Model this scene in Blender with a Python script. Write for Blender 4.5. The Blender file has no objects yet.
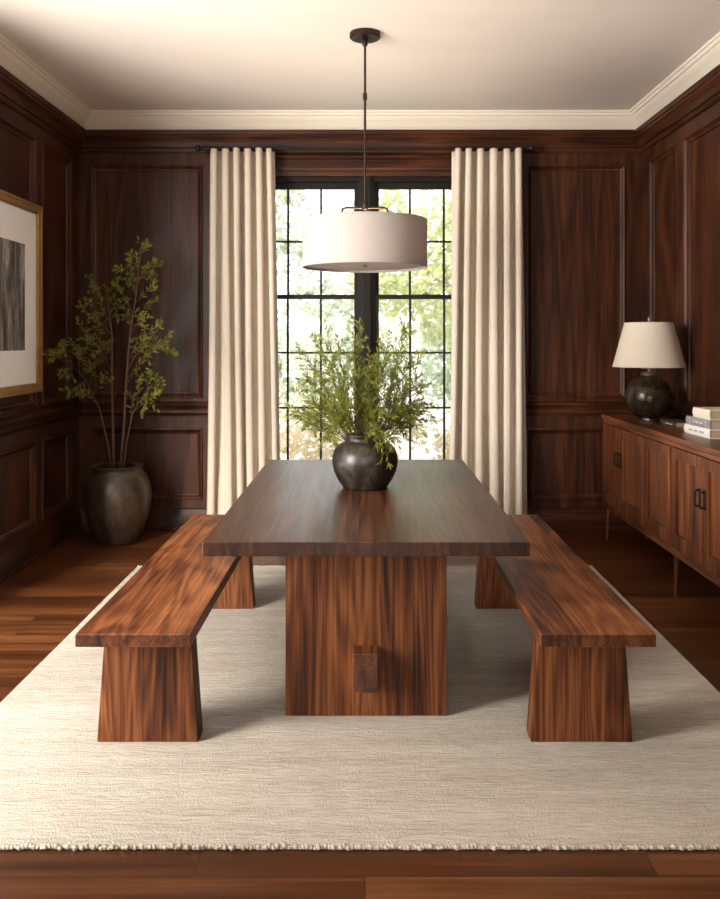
import bpy, math, random
from mathutils import Vector, Matrix

random.seed(7)
PI = math.pi
SC = bpy.context.scene
COL = SC.collection

# ------------------------------------------------------------------ room measures (metres, camera at x=0 y=0 looking along +y)
XL, XR, YB, YR, ZC = -2.27, 2.20, 6.75, -1.6, 3.287
EYE, F = 1.5, 850.0


# ------------------------------------------------------------------ node helpers
def mat_new(name):
    m = bpy.data.materials.new(name)
    m.use_nodes = True
    nt = m.node_tree
    nt.nodes.clear()
    out = nt.nodes.new('ShaderNodeOutputMaterial')
    return m, nt, out


def N(nt, typ, **kw):
    n = nt.nodes.new(typ)
    for k, v in kw.items():
        setattr(n, k, v)
    return n


def setin(nt, node, idx, val):
    if hasattr(val, 'is_linked') or isinstance(val, bpy.types.NodeSocket):
        nt.links.new(val, node.inputs[idx])
    else:
        node.inputs[idx].default_value = val


def M(nt, op, a, b=0.0, c=0.0):
    n = N(nt, 'ShaderNodeMath', operation=op)
    setin(nt, n, 0, a); setin(nt, n, 1, b)
    if op in ('MULTIPLY_ADD', 'WRAP', 'CLAMP'):
        setin(nt, n, 2, c)
    return n.outputs[0]


def ramp(nt, fac, stops):
    r = N(nt, 'ShaderNodeValToRGB')
    el = r.color_ramp.elements
    while len(el) < len(stops):
        el.new(0.5)
    for e, (p, c) in zip(el, stops):
        e.position = p
        e.color = (*c, 1) if len(c) == 3 else c
    nt.links.new(fac, r.inputs[0])
    return r.outputs[0]


def noise(nt, vec, scale, detail=4, rough=0.55, dist=0.0):
    n = N(nt, 'ShaderNodeTexNoise')
    nt.links.new(vec, n.inputs['Vector'])
    n.inputs['Scale'].default_value = scale
    n.inputs['Detail'].default_value = detail
    n.inputs['Roughness'].default_value = rough
    n.inputs['Distortion'].default_value = dist
    return n.outputs['Fac']


def principled(nt, out, **kw):
    b = N(nt, 'ShaderNodeBsdfPrincipled')
    for k, v in kw.items():
        k = {'Base': 'Base Color', 'Spec': 'Specular IOR Level', 'Coat': 'Coat Weight', 'CoatR': 'Coat Roughness'}.get(k, k)
        s = b.inputs[k]
        if isinstance(v, bpy.types.NodeSocket):
            nt.links.new(v, s)
        elif k == 'Base Color' and len(v) == 3:
            s.default_value = (*v, 1)
        else:
            s.default_value = v
    nt.links.new(b.outputs[0], out.inputs[0])
    return b


def bump(nt, h, strength, dist, b):
    n = N(nt, 'ShaderNodeBump')
    n.inputs['Strength'].default_value = strength
    n.inputs['Distance'].default_value = dist
    nt.links.new(h, n.inputs['Height'])
    nt.links.new(n.outputs[0], b.inputs['Normal'])


def plain(name, col, rough=0.5, metal=0.0, spec=0.5, var=0.0, vs=8.0, bmp=0.0, coat=0.0):
    m, nt, out = mat_new(name)
    tc = N(nt, 'ShaderNodeTexCoord').outputs['Object']
    if var > 0:
        n = noise(nt, tc, vs, 5)
        lo = tuple(c * (1 - var) for c in col)
        hi = tuple(min(1, c * (1 + var)) for c in col)
        base = ramp(nt, n, [(0.3, lo), (0.7, hi)])
    else:
        base = col
    b = principled(nt, out, Base=base, Roughness=rough, Metallic=metal, Spec=spec, Coat=coat)
    if bmp > 0:
        bump(nt, noise(nt, tc, vs * 6, 4), bmp, 0.01, b)
    return m


def wood(name, cols, grain=1, plank=None, cross=6.0, along=0.42, rings=22.0, tone=0.25, rough=0.38,
         ringw=0.22, fine=0.30, offs=True, coat=0.0, spec=0.5, bmp=0.06, endgrain_shade=0.0, knot=0.0):
    """Flat-sawn timber: stretched noise contours along the grain axis; plank=(axis, width)."""
    m, nt, out = mat_new(name)
    tc = N(nt, 'ShaderNodeTexCoord').outputs['Object']
    sp = N(nt, 'ShaderNodeSeparateXYZ')
    nt.links.new(tc, sp.inputs[0])
    ax = [sp.outputs[i] for i in range(3)]
    al = ax[grain]
    ca, cb = [ax[i] for i in range(3) if i != grain]
    rnd = 0.0
    if offs:
        oi = N(nt, 'ShaderNodeObjectInfo')
        rnd = M(nt, 'MULTIPLY', oi.outputs['Random'], 9.0)
    pr = None
    if plank:
        pc = M(nt, 'DIVIDE', ax[plank[0]], plank[1])
        if plank[0] != 2 and len(plank) > 2:
            pc = M(nt, 'ADD', pc, plank[2])
        # uneven board widths
        wob = M(nt, 'MULTIPLY', M(nt, 'SINE', M(nt, 'MULTIPLY', pc, 2.3)), 0.32)
        pcw = M(nt, 'ADD', pc, wob)
        fl = M(nt, 'FLOOR', pcw)
        wn = N(nt, 'ShaderNodeTexWhiteNoise', noise_dimensions='1D')
        nt.links.new(M(nt, 'ADD', fl, rnd), wn.inputs['W'])
        pr = wn.outputs['Value']
        rnd = M(nt, 'ADD', M(nt, 'MULTIPLY', pr, 17.0), rnd)
    a2 = M(nt, 'ADD', ca, rnd)
    cv = N(nt, 'ShaderNodeCombineXYZ')
    setin(nt, cv, 0, M(nt, 'MULTIPLY', a2, cross))
    setin(nt, cv, 1, M(nt, 'MULTIPLY', cb, cross * 0.25))
    setin(nt, cv, 2, M(nt, 'MULTIPLY', M(nt, 'ADD', al, rnd), along))
    n1 = noise(nt, cv.outputs[0], 1.0, 1.2, 0.45, 0.1)
    ring = M(nt, 'MULTIPLY_ADD', M(nt, 'SINE', M(nt, 'MULTIPLY', n1, rings * 3.0)), 0.5, 0.5)
    cf = N(nt, 'ShaderNodeCombineXYZ')
    setin(nt, cf, 0, M(nt, 'MULTIPLY', a2, 95.0))
    setin(nt, cf, 1, M(nt, 'MULTIPLY', cb, 60.0))
    setin(nt, cf, 2, M(nt, 'MULTIPLY', al, 2.2))
    n2 = M(nt, 'MULTIPLY_ADD', noise(nt, cf.outputs[0], 1.0, 3, 0.6), 1.7, -0.35)
    cm = N(nt, 'ShaderNodeCombineXYZ')
    setin(nt, cm, 0, M(nt, 'MULTIPLY', a2, 48.0))
    setin(nt, cm, 1, M(nt, 'MULTIPLY', cb, 14.0))
    setin(nt, cm, 2, M(nt, 'MULTIPLY', al, 1.3))
    n3 = noise(nt, cm.outputs[0], 1.0, 4, 0.6)
    f = M(nt, 'MULTIPLY', n1, (1.0 - ringw - fine) * 0.45)
    f = M(nt, 'ADD', f, M(nt, 'MULTIPLY', n3, (1.0 - ringw - fine) * 0.55))
    f = M(nt, 'ADD', f, M(nt, 'MULTIPLY', M(nt, 'MULTIPLY_ADD', ring, 0.55, M(nt, 'MULTIPLY', n3, 0.45)), ringw))
    f = M(nt, 'ADD', f, M(nt, 'MULTIPLY', n2, fine))
    if pr is not None:
        f = M(nt, 'ADD', f, M(nt, 'MULTIPLY', M(nt, 'SUBTRACT', pr, 0.5), tone))
    if knot > 0:
        n4 = noise(nt, tc, 2.6, 3, 0.5, 0.8)
        f = M(nt, 'ADD', f, M(nt, 'MULTIPLY', M(nt, 'SUBTRACT', n4, 0.5), knot))
    base = ramp(nt, f, [(0.33, cols[0]), (0.50, cols[1]), (0.70, cols[2])])
    if endgrain_shade > 0:
        # dark end grain plus dimmer front light painted into faces cut across the grain
        ns = N(nt, 'ShaderNodeSeparateXYZ')
        nt.links.new(N(nt, 'ShaderNodeTexCoord').outputs['Normal'], ns.inputs[0])
        e_ = M(nt, 'POWER', M(nt, 'ABSOLUTE', ns.outputs[grain]), 4.0)
        mx = N(nt, 'ShaderNodeMix', data_type='RGBA', blend_type='MULTIPLY')
        nt.links.new(M(nt, 'MULTIPLY', e_, endgrain_shade), mx.inputs[0])
        nt.links.new(base, mx.inputs[6])
        mx.inputs[7].default_value = (0.38, 0.34, 0.30, 1)
        base = mx.outputs[2]
    b = principled(nt, out, Base=base, Roughness=M(nt, 'MULTIPLY_ADD', n3, 0.18, rough - 0.08), Spec=spec, Coat=coat, CoatR=0.2)
    bump(nt, n2, bmp, 0.002, b)
    return m


def floor_mat():
    m, nt, out = mat_new('oak_floor_boards')
    tc = N(nt, 'ShaderNodeTexCoord').outputs['Object']
    br = N(nt, 'ShaderNodeTexBrick', offset=0.37, offset_frequency=2)
    nt.links.new(tc, br.inputs['Vector'])
    br.inputs['Color1'].default_value = (0, 0, 0, 1)
    br.inputs['Color2'].default_value = (1, 1, 1, 1)
    br.inputs['Mortar'].default_value = (0.5, 0.5, 0.5, 1)
    br.inputs['Scale'].default_value = 1.0
    br.inputs['Mortar Size'].default_value = 0.0015
    br.inputs['Mortar Smooth'].default_value = 0.3
    br.inputs['Bias'].default_value = 0.0
    br.inputs['Brick Width'].default_value = 1.3
    br.inputs['Row Height'].default_value = 0.108
    g = N(nt, 'ShaderNodeRGBToBW')
    nt.links.new(br.outputs['Color'], g.inputs[0])
    pr = g.outputs[0]
    sp = N(nt, 'ShaderNodeSeparateXYZ')
    nt.links.new(tc, sp.inputs[0])
    cv = N(nt, 'ShaderNodeCombineXYZ')
    setin(nt, cv, 0, M(nt, 'MULTIPLY_ADD', sp.outputs[0], 0.9, M(nt, 'MULTIPLY', pr, 31.0)))
    setin(nt, cv, 1, M(nt, 'MULTIPLY_ADD', sp.outputs[1], 16.0, M(nt, 'MULTIPLY', pr, 23.0)))
    n1 = noise(nt, cv.outputs[0], 1.0, 4, 0.55, 0.3)
    cf = N(nt, 'ShaderNodeCombineXYZ')
    setin(nt, cf, 0, M(nt, 'MULTIPLY', sp.outputs[0], 3.0))
    setin(nt, cf, 1, M(nt, 'MULTIPLY', sp.outputs[1], 110.0))
    n2 = noise(nt, cf.outputs[0], 1.0, 3, 0.6)
    f = M(nt, 'ADD', M(nt, 'MULTIPLY', n1, 0.6), M(nt, 'MULTIPLY', n2, 0.25))
    f = M(nt, 'ADD', f, M(nt, 'MULTIPLY', M(nt, 'SUBTRACT', pr, 0.40), 0.20))
    base = ramp(nt, f, [(0.2, (0.026, 0.0075, 0.0026)), (0.45, (0.085, 0.0270, 0.0082)), (0.75, (0.23, 0.088, 0.029))])
    mx = N(nt, 'ShaderNodeMix', data_type='RGBA')
    nt.links.new(br.outputs['Fac'], mx.inputs[0])
    nt.links.new(base, mx.inputs[6])
    mx.inputs[7].default_value = (0.012, 0.006, 0.003, 1)
    b = principled(nt, out, Base=mx.outputs[2], Roughness=M(nt, 'MULTIPLY_ADD', n2, 0.15, 0.25), Spec=0.5)
    bump(nt, M(nt, 'SUBTRACT', n2, M(nt, 'MULTIPLY', br.outputs['Fac'], 3.0)), 0.08, 0.003, b)
    return m


def rug_mat():
    m, nt, out = mat_new('cream_wool_weave')
    tc = N(nt, 'ShaderNodeTexCoord').outputs['Object']
    sp = N(nt, 'ShaderNodeSeparateXYZ')
    nt.links.new(tc, sp.inputs[0])
    cv = N(nt, 'ShaderNodeCombineXYZ')
    setin(nt, cv, 0, M(nt, 'MULTIPLY', sp.outputs[0], 12.0))
    setin(nt, cv, 1, M(nt, 'MULTIPLY', sp.outputs[1], 80.0))
    streak = noise(nt, cv.outputs[0], 1.0, 4, 0.65, 0.4)
    cl = N(nt, 'ShaderNodeCombineXYZ')
    setin(nt, cl, 0, M(nt, 'MULTIPLY', sp.outputs[0], 1.1))
    setin(nt, cl, 1, M(nt, 'MULTIPLY', sp.outputs[1], 14.0))
    band = noise(nt, cl.outputs[0], 1.0, 3, 0.5)
    fibre = noise(nt, tc, 150.0, 3, 0.7)
    f = M(nt, 'ADD', M(nt, 'MULTIPLY', streak, 0.50), M(nt, 'ADD', M(nt, 'MULTIPLY', band, 0.32), M(nt, 'MULTIPLY', fibre, 0.25)))
    base = ramp(nt, f, [(0.30, (0.27, 0.205, 0.14)), (0.46, (0.49, 0.42, 0.335)), (0.66, (0.66, 0.605, 0.52))])
    b = principled(nt, out, Base=base, Roughness=0.95, Spec=0.1)
    b.inputs['Sheen Weight'].default_value = 0.15
    h = M(nt, 'ADD', M(nt, 'MULTIPLY', streak, 1.0), M(nt, 'MULTIPLY', fibre, 0.7))
    bump(nt, h, 0.9, 0.014, b)
    return m


def linen(name, col, trans=0.3, weave=420.0):
    m, nt, out = mat_new(name)
    tc = N(nt, 'ShaderNodeTexCoord').outputs['Object']
    sp = N(nt, 'ShaderNodeSeparateXYZ')
    nt.links.new(tc, sp.inputs[0])
    cv = N(nt, 'ShaderNodeCombineXYZ')
    setin(nt, cv, 0, M(nt, 'MULTIPLY', sp.outputs[0], weave))
    setin(nt, cv, 1, M(nt, 'MULTIPLY', sp.outputs[1], weave))
    setin(nt, cv, 2, M(nt, 'MULTIPLY', sp.outputs[2], weave * 0.12))
    n = noise(nt, cv.outputs[0], 1.0, 3, 0.6)
    base = ramp(nt, n, [(0.25, tuple(c * 0.88 for c in col)), (0.7, tuple(min(1, c * 1.07) for c in col))])
    d = N(nt, 'ShaderNodeBsdfDiffuse')
    nt.links.new(base, d.inputs[0])
    t = N(nt, 'ShaderNodeBsdfTranslucent')
    nt.links.new(base, t.inputs[0])
    mx = N(nt, 'ShaderNodeMixShader')
    mx.inputs[0].default_value = trans
    nt.links.new(d.outputs[0], mx.inputs[1])
    nt.links.new(t.outputs[0], mx.inputs[2])
    nt.links.new(mx.outputs[0], out.inputs[0])
    bp = N(nt, 'ShaderNodeBump')
    bp.inputs['Strength'].default_value = 0.12
    bp.inputs['Distance'].default_value = 0.002
    nt.links.new(n, bp.inputs['Height'])
    nt.links.new(bp.outputs[0], d.inputs['Normal'])
    return m


def leaf_mat(name, c1, c2, trans=0.35, rough=0.5):
    m, nt, out = mat_new(name)
    tc = N(nt, 'ShaderNodeTexCoord').outputs['Object']
    n = noise(nt, tc, 22.0, 3, 0.6)
    base = ramp(nt, n, [(0.33, c1), (0.66, c2)])
    b = N(nt, 'ShaderNodeBsdfPrincipled')
    nt.links.new(base, b.inputs['Base Color'])
    b.inputs['Roughness'].default_value = rough
    b.inputs['Specular IOR Level'].default_value = 0.35
    t = N(nt, 'ShaderNodeBsdfTranslucent')
    nt.links.new(base, t.inputs[0])
    mx = N(nt, 'ShaderNodeMixShader')
    mx.inputs[0].default_value = trans
    nt.links.new(b.outputs[0], mx.inputs[1])
    nt.links.new(t.outputs[0], mx.inputs[2])
    nt.links.new(mx.outputs[0], out.inputs[0])
    return m


def glass_mat():
    m, nt, out = mat_new('window_glass')
    tr = N(nt, 'ShaderNodeBsdfTransparent')
    gl = N(nt, 'ShaderNodeBsdfGlossy')
    gl.inputs['Roughness'].default_value = 0.02
    lw = N(nt, 'ShaderNodeLayerWeight')
    lw.inputs['Blend'].default_value = 0.5
    fz = M(nt, 'MULTIPLY_ADD', M(nt, 'POWER', lw.outputs['Facing'], 5.0), 0.9, 0.035)
    mx = N(nt, 'ShaderNodeMixShader')
    nt.links.new(fz, mx.inputs[0])
    nt.links.new(tr.outputs[0], mx.inputs[1])
    nt.links.new(gl.outputs[0], mx.inputs[2])
    nt.links.new(mx.outputs[0], out.inputs[0])
    return m


def pottery(name, c_dark, c_mid, c_light, scale, rough, metal=0.15, spec=0.5, bmp=0.15, streak=1.0):
    m, nt, out = mat_new(name)
    tc = N(nt, 'ShaderNodeTexCoord').outputs['Object']
    mp = N(nt, 'ShaderNodeMapping')
    mp.inputs['Scale'].default_value = (1, 1, streak)
    nt.links.new(tc, mp.inputs[0])
    v = mp.outputs[0]
    n1 = noise(nt, v, scale, 6, 0.65, 0.5)
    n2 = noise(nt, v, scale * 6, 4, 0.65)
    f = M(nt, 'ADD', M(nt, 'MULTIPLY', n1, 0.7), M(nt, 'MULTIPLY', n2, 0.3))
    base = ramp(nt, f, [(0.36, c_dark), (0.5, c_mid), (0.68, c_light)])
    b = principled(nt, out, Base=base, Roughness=M(nt, 'MULTIPLY_ADD', n1, 0.3, rough - 0.15), Metallic=metal, Spec=spec)
    bump(nt, f, bmp, 0.004, b)
    return m


def art_mat():
    m, nt, out = mat_new('grey_brushed_print')
    tc = N(nt, 'ShaderNodeTexCoord').outputs['Object']
    mp = N(nt, 'ShaderNodeMapping')
    mp.inputs['Scale'].default_value = (1, 9.0, 1.6)
    nt.links.new(tc, mp.inputs[0])
    n = noise(nt, mp.outputs[0], 1.5, 6, 0.7, 0.6)
    base = ramp(nt, n, [(0.32, (0.035, 0.030, 0.027)), (0.48, (0.13, 0.115, 0.105)), (0.60, (0.30, 0.27, 0.25)), (0.74, (0.62, 0.58, 0.54))])
    principled(nt, out, Base=base, Roughness=0.85, Spec=0.2)
    return m


MAHOG = ((0.016, 0.0044, 0.0018), (0.044, 0.0125, 0.0045), (0.095, 0.029, 0.0105))
WALNUT = ((0.022, 0.0052, 0.0016), (0.125, 0.0345, 0.0095), (0.30, 0.104, 0.031))
WALNUT_DK = ((0.026, 0.0075, 0.0030), (0.070, 0.0215, 0.0085), (0.150, 0.055, 0.022))

MT = {}
MT['panel'] = wood('dark_mahogany_panelling', MAHOG, grain=2, cross=5, along=0.5, rings=14, ringw=0.25, fine=0.35, rough=0.42, offs=False, spec=0.28)
MT['panel_h'] = wood('dark_mahogany_rail_x', MAHOG, grain=0, cross=7, along=0.5, rings=14, ringw=0.25, fine=0.35, rough=0.42, offs=False, spec=0.22)
MT['panel_y'] = wood('dark_mahogany_rail_y', MAHOG, grain=1, cross=7, along=0.5, rings=14, ringw=0.25, fine=0.35, rough=0.42, offs=False, spec=0.22)
MT['table_top'] = wood('walnut_top_board', WALNUT_DK, grain=1, plank=(0, 0.24, 0.5), rough=0.36, tone=0.18, spec=0.45, endgrain_shade=0.7)
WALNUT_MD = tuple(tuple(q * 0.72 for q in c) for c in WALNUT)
MT['table_leg'] = wood('walnut_table_slab', WALNUT_MD, grain=2, plank=(0, 0.135, 0.3), spec=0.25, rough=0.52, tone=0.20, cross=6.5, along=0.45)
MT['table_block'] = wood('walnut_beam', WALNUT, grain=1, endgrain_shade=0.9, rough=0.45)
MT['bench_seat'] = wood('walnut_bench_seat', tuple(tuple(q * 1.22 for q in c) for c in WALNUT), endgrain_shade=1.0, fine=0.36, grain=1, plank=(0, 0.30, 0.2), rough=0.42, tone=0.22, knot=0.5, cross=5, along=0.75, rings=20)
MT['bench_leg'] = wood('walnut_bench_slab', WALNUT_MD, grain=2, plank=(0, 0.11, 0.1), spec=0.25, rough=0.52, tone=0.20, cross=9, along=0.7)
MT['side_v'] = wood('walnut_sideboard_upright', WALNUT, grain=2, rough=0.46, cross=8, along=0.4, tone=0.2, rings=16, ringw=0.10, fine=0.40, spec=0.35)
MT['side_h'] = wood('walnut_sideboard_rail', WALNUT, grain=1, rough=0.36, cross=8, along=0.5, rings=16)
MT['side_dark'] = wood('walnut_sideboard_inside', WALNUT_DK, grain=2, rough=0.5)
MT['floor'] = floor_mat()
MT['rug'] = rug_mat()
MT['plaster'] = plain('warm_white_ceiling_paint', (0.82, 0.76, 0.70), 0.8, spec=0.2, var=0.03, vs=1.2)
MT['crown'] = plain('cream_moulding_paint', (0.78, 0.71, 0.60), 0.55, spec=0.3)
MT['linen'] = linen('cream_linen', (0.77, 0.685, 0.58), 0.22)
MT['shade'] = linen('white_drum_shade_linen', (0.50, 0.455, 0.43), 0.25, 700)
MT['lampshade'] = linen('cream_lamp_shade_linen', (0.84, 0.77, 0.66), 0.35, 700)
MT['iron'] = plain('black_iron', (0.012, 0.010, 0.009), 0.42, metal=0.5)
MT['bronze'] = plain('dark_bronze', (0.035, 0.022, 0.014), 0.4, metal=0.7)
MT['winframe'] = plain('black_bronze_window_paint', (0.010, 0.0075, 0.006), 0.5, spec=0.18)
MT['glass'] = glass_mat()
MT['gold'] = plain('brushed_gold_frame', (0.50, 0.30, 0.115), 0.40, metal=0.75, var=0.15, vs=20)
MT['mat'] = plain('white_mount_board', (0.90, 0.885, 0.87), 0.8, spec=0.2)
MT['art'] = art_mat()
MT['pot'] = pottery('dark_glazed_planter', (0.018, 0.011, 0.0065), (0.052, 0.034, 0.020), (0.120, 0.081, 0.049), 5, 0.36, 0.1, streak=0.6)
MT['vase'] = pottery('dark_bronze_vase', (0.010, 0.007, 0.0055), (0.026, 0.019, 0.0145), (0.085, 0.064, 0.046), 9, 0.36, 0.15, bmp=0.2)
MT['lampbase'] = pottery('antique_bronze_lamp', (0.020, 0.015, 0.009), (0.045, 0.033, 0.019), (0.09, 0.066, 0.037), 7, 0.27, 0.6, bmp=0.06)
MT['nickel'] = plain('aged_nickel', (0.30, 0.26, 0.21), 0.35, metal=0.9)
MT['bark'] = plain('brown_bark', (0.13, 0.070, 0.038), 0.8, var=0.35, vs=40, bmp=0.3)
MT['twig'] = plain('green_brown_twig', (0.13, 0.10, 0.045), 0.7, var=0.3, vs=40)
MT['soil'] = plain('potting_soil', (0.018, 0.011, 0.007), 0.95, var=0.5, vs=60, bmp=0.8)
MT['leaf_tree'] = leaf_mat('olive_green_leaf', (0.13, 0.14, 0.020), (0.34, 0.34, 0.060), 0.30)
MT['leaf_vase'] = leaf_mat('fresh_green_leaf', (0.115, 0.135, 0.018), (0.34, 0.36, 0.060), 0.40)
MT['paper'] = plain('shaded_page_edges', (0.40, 0.29, 0.19), 0.85, var=0.15, vs=90)  # brown stands in for shade on the page ends, put into the colour
MT['bk_white'] = plain('white_book_cloth', (0.72, 0.70, 0.67), 0.7)
MT['bk_grey'] = plain('grey_book_cloth', (0.24, 0.235, 0.24), 0.7)
MT['bk_cream'] = plain('cream_book_cloth', (0.74, 0.66, 0.53), 0.7)
MT['bk_dark'] = plain('charcoal_book_cloth', (0.050, 0.043, 0.037), 0.6)
MT['ink'] = plain('grey_spine_ink', (0.30, 0.28, 0.26), 0.7)
MT['ink_light'] = plain('pale_spine_ink', (0.55, 0.52, 0.47), 0.7)
MT['gl_a'] = leaf_mat('sunny_garden_leaf', (0.38, 0.42, 0.20), (0.62, 0.65, 0.38), 0.5)
MT['gl_b'] = leaf_mat('cool_garden_leaf', (0.34, 0.40, 0.29), (0.54, 0.60, 0.46), 0.45)
MT['gl_c'] = leaf_mat('dry_garden_leaf', (0.52, 0.44, 0.28), (0.74, 0.66, 0.48), 0.4)
MT['gbark'] = plain('pale_garden_bark', (0.42, 0.38, 0.33), 0.9, var=0.3, vs=10)
MT['patio'] = plain('pale_gravel', (0.62, 0.58, 0.52), 0.95, var=0.15, vs=5)


# ------------------------------------------------------------------ mesh builder
class MB:
    def __init__(self):
        self.v, self.f = [], []

    def add(self, vs, fs):
        o = len(self.v)
        self.v += [tuple(p) for p in vs]
        self.f += [tuple(i + o for i in q) for q in fs]
        return self

    def box(self, x0, x1, y0, y1, z0, z1):
        vs = [(x, y, z) for z in (z0, z1) for y in (y0, y1) for x in (x0, x1)]
        return self.add(vs, [(0, 2, 3, 1), (4, 5, 7, 6), (0, 1, 5, 4), (1, 3, 7, 5), (3, 2, 6, 7), (2, 0, 4, 6)])

    def hexa(self, lo, hi):
        """lo, hi: 4 points each, counter-clockwise from above."""
        return self.add(list(lo) + list(hi), [(3, 2, 1, 0), (4, 5, 6, 7), (0, 1, 5, 4), (1, 2, 6, 5), (2, 3, 7, 6), (3, 0, 4, 7)])

    def lathe(self, prof, n=48, c=(0, 0, 0), cap=True):
        vs, fs = [], []
        for r, z in prof:
            for k in range(n):
                a = 2 * PI * k / n
                vs.append((c[0] + r * math.cos(a), c[1] + r * math.sin(a), c[2] + z))
        for i in range(len(prof) - 1):
            for k in range(n):
                k2 = (k + 1) % n
                fs.append((i * n + k, i * n + k2, (i + 1) * n + k2, (i + 1) * n + k))
        if cap:
            fs.append(tuple(reversed(range(n))))
            fs.append(tuple((len(prof) - 1) * n + k for k in range(n)))
        return self.add(vs, fs)

    def tube(self, pts, rad, n=8, closed_caps=True):
        pts = [Vector(p) for p in pts]
        if not isinstance(rad, (list, tuple)):
            rad = [rad] * len(pts)
        vs, fs = [], []
        up = Vector((0, 0, 1))
        t0 = (pts[1] - pts[0]).normalized()
        u = t0.cross(up)
        if u.length < 1e-3:
            u = t0.cross(Vector((1, 0, 0)))
        u.normalize()
        for i, p in enumerate(pts):
            t = (pts[min(i + 1, len(pts) - 1)] - pts[max(i - 1, 0)]).normalized()
            u = (u - t * u.dot(t))
            if u.length < 1e-5:
                u = t.orthogonal()
            u.normalize()
            w = t.cross(u)
            for k in range(n):
                a = 2 * PI * k / n
                vs.append(p + (u * math.cos(a) + w * math.sin(a)) * rad[i])
        for i in range(len(pts) - 1):
            for k in range(n):
                k2 = (k + 1) % n
                fs.append((i * n + k, i * n + k2, (i + 1) * n + k2, (i + 1) * n + k))
        if closed_caps:
            fs.append(tuple(reversed(range(n))))
            fs.append(tuple((len(pts) - 1) * n + k for k in range(n)))
        return self.add(vs, fs)

    def rect_sweep(self, P, u0, u1, v0, v1, prof):
        """Mitred frame round a rectangle: prof = (inset, height) points."""
        vs, fs = [], []
        for ins, h in prof:
            for (u, v) in ((u0 + ins, v0 + ins), (u1 - ins, v0 + ins), (u1 - ins, v1 - ins), (u0 + ins, v1 - ins)):
                vs.append(P(u, v, h))
        for i in range(len(prof) - 1):
            for k in range(4):
                k2 = (k + 1) % 4
                fs.append((i * 4 + k, i * 4 + k2, (i + 1) * 4 + k2, (i + 1) * 4 + k))
        return self.add(vs, fs)

    def run(self, P, u0, u1, prof):
        """Straight moulding: closed profile of (v, h) from u0 to u1."""
        n = len(prof)
        vs = [P(u0, v, h) for v, h in prof] + [P(u1, v, h) for v, h in prof]
        fs = [(k, (k + 1) % n, n + (k + 1) % n, n + k) for k in range(n)]
        fs += [tuple(reversed(range(n))), tuple(n + k for k in range(n))]
        return self.add(vs, fs)

    def build(self, name, mat, parent=None, smooth=None, bevel=0.0, seg=2, loc=None):
        me = bpy.data.meshes.new(name)
        me.from_pydata(self.v, [], self.f)
        import bmesh
        bm = bmesh.new()
        bm.from_mesh(me)
        bmesh.ops.recalc_face_normals(bm, faces=bm.faces)
        bm.to_mesh(me)
        bm.free()
        me.materials.append(mat)
        if smooth is not None:
            me.polygons.foreach_set('use_smooth', [True] * len(me.polygons))
            if smooth < 180:
                me.set_sharp_from_angle(angle=math.radians(smooth))
        o = bpy.data.objects.new(name, me)
        COL.objects.link(o)
        if parent is not None:
            o.parent = parent
        if loc:
            o.location = loc
        if bevel > 0:
            md = o.modifiers.new('edge', 'BEVEL')
            md.width = bevel
            md.segments = seg
            md.limit_method = 'ANGLE'
            md.angle_limit = math.radians(40)
        return o


def tag(o, label, cat, group=None):
    o['label'] = label
    o['category'] = cat
    if group:
        o['group'] = group
    return o


def thing(name, label, cat, loc=(0, 0, 0), rotz=0.0, group=None):
    o = bpy.data.objects.new(name, None)
    COL.objects.link(o)
    o.empty_display_size = 0.1
    o.location = loc
    o.rotation_euler = (0, 0, rotz)
    return tag(o, label, cat, group)


def struct(o):
    o['kind'] = 'structure'
    return o


def copy_tree(o, parent=None):
    c = o.copy()
    COL.objects.link(c)
    if parent is not None:
        c.parent = parent
    for ch in list(o.children):
        copy_tree(ch, c)
    return c


# ------------------------------------------------------------------ room shell
def Pb(u, v, h): return (u, YB - h, v)
def Pl(u, v, h): return (XL + h, u, v)
def Pr(u, v, h): return (XR - h, u, v)
def Pk(u, v, h): return (u, YR + h, v)


struct(MB().box(XL - 0.3, XR + 0.3, YR - 0.3, YB + 0.02, -0.12, 0.0).build('floor', MT['floor']))
struct(MB().box(XL - 0.3, XR + 0.3, YR - 0.3, YB + 0.3, ZC, ZC + 0.12).build('ceiling', MT['plaster']))

REC = 0.020


def grid_cells(U0, U1, V0, V1, holes):
    us = sorted({U0, U1, *[h[0] for h in holes], *[h[1] for h in holes]})
    vs = sorted({V0, V1, *[h[2] for h in holes], *[h[3] for h in holes]})
    for i in range(len(us) - 1):
        for j in range(len(vs) - 1):
            cu, cv = (us[i] + us[i + 1]) / 2, (vs[j] + vs[j + 1]) / 2
            if not any(h[0] < cu < h[1] and h[2] < cv < h[3] for h in holes):
                yield us[i], us[i + 1], vs[j], vs[j + 1]


def pbox(mb, P, u0, u1, v0, v1, h0, h1):
    a, b = P(u0, v0, h0), P(u1, v1, h1)
    mb.box(min(a[0], b[0]), max(a[0], b[0]), min(a[1], b[1]), max(a[1], b[1]), min(a[2], b[2]), max(a[2], b[2]))


PANEL_PROF = [(-0.012, 0.0), (-0.010, 0.012), (0.0, 0.016), (0.008, 0.012), (0.014, 0.001), (0.026, -0.008), (0.034, -0.010), (0.038, -REC)]


def panelled_wall(name, P, U0, U1, panels, openings=(), thick=0.18):
    w = MB()
    for c in grid_cells(U0 - 0.0, U1 + 0.0, 0.0, ZC, list(openings)):
        pbox(w, P, *c, -thick, -REC)
    wall = struct(w.build(name, MT['panel']))
    st = MB()
    for c in grid_cells(U0, U1, 0.0, ZC, list(panels) + list(openings)):
        pbox(st, P, *c, -REC, 0.0)
    st.build('stile_and_rail', MT['panel'], wall)
    for p in panels:
        m = MB().rect_sweep(P, *p, PANEL_PROF)
        m.build('panel_moulding', MT['panel'], wall, smooth=35)
    return wall


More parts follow.
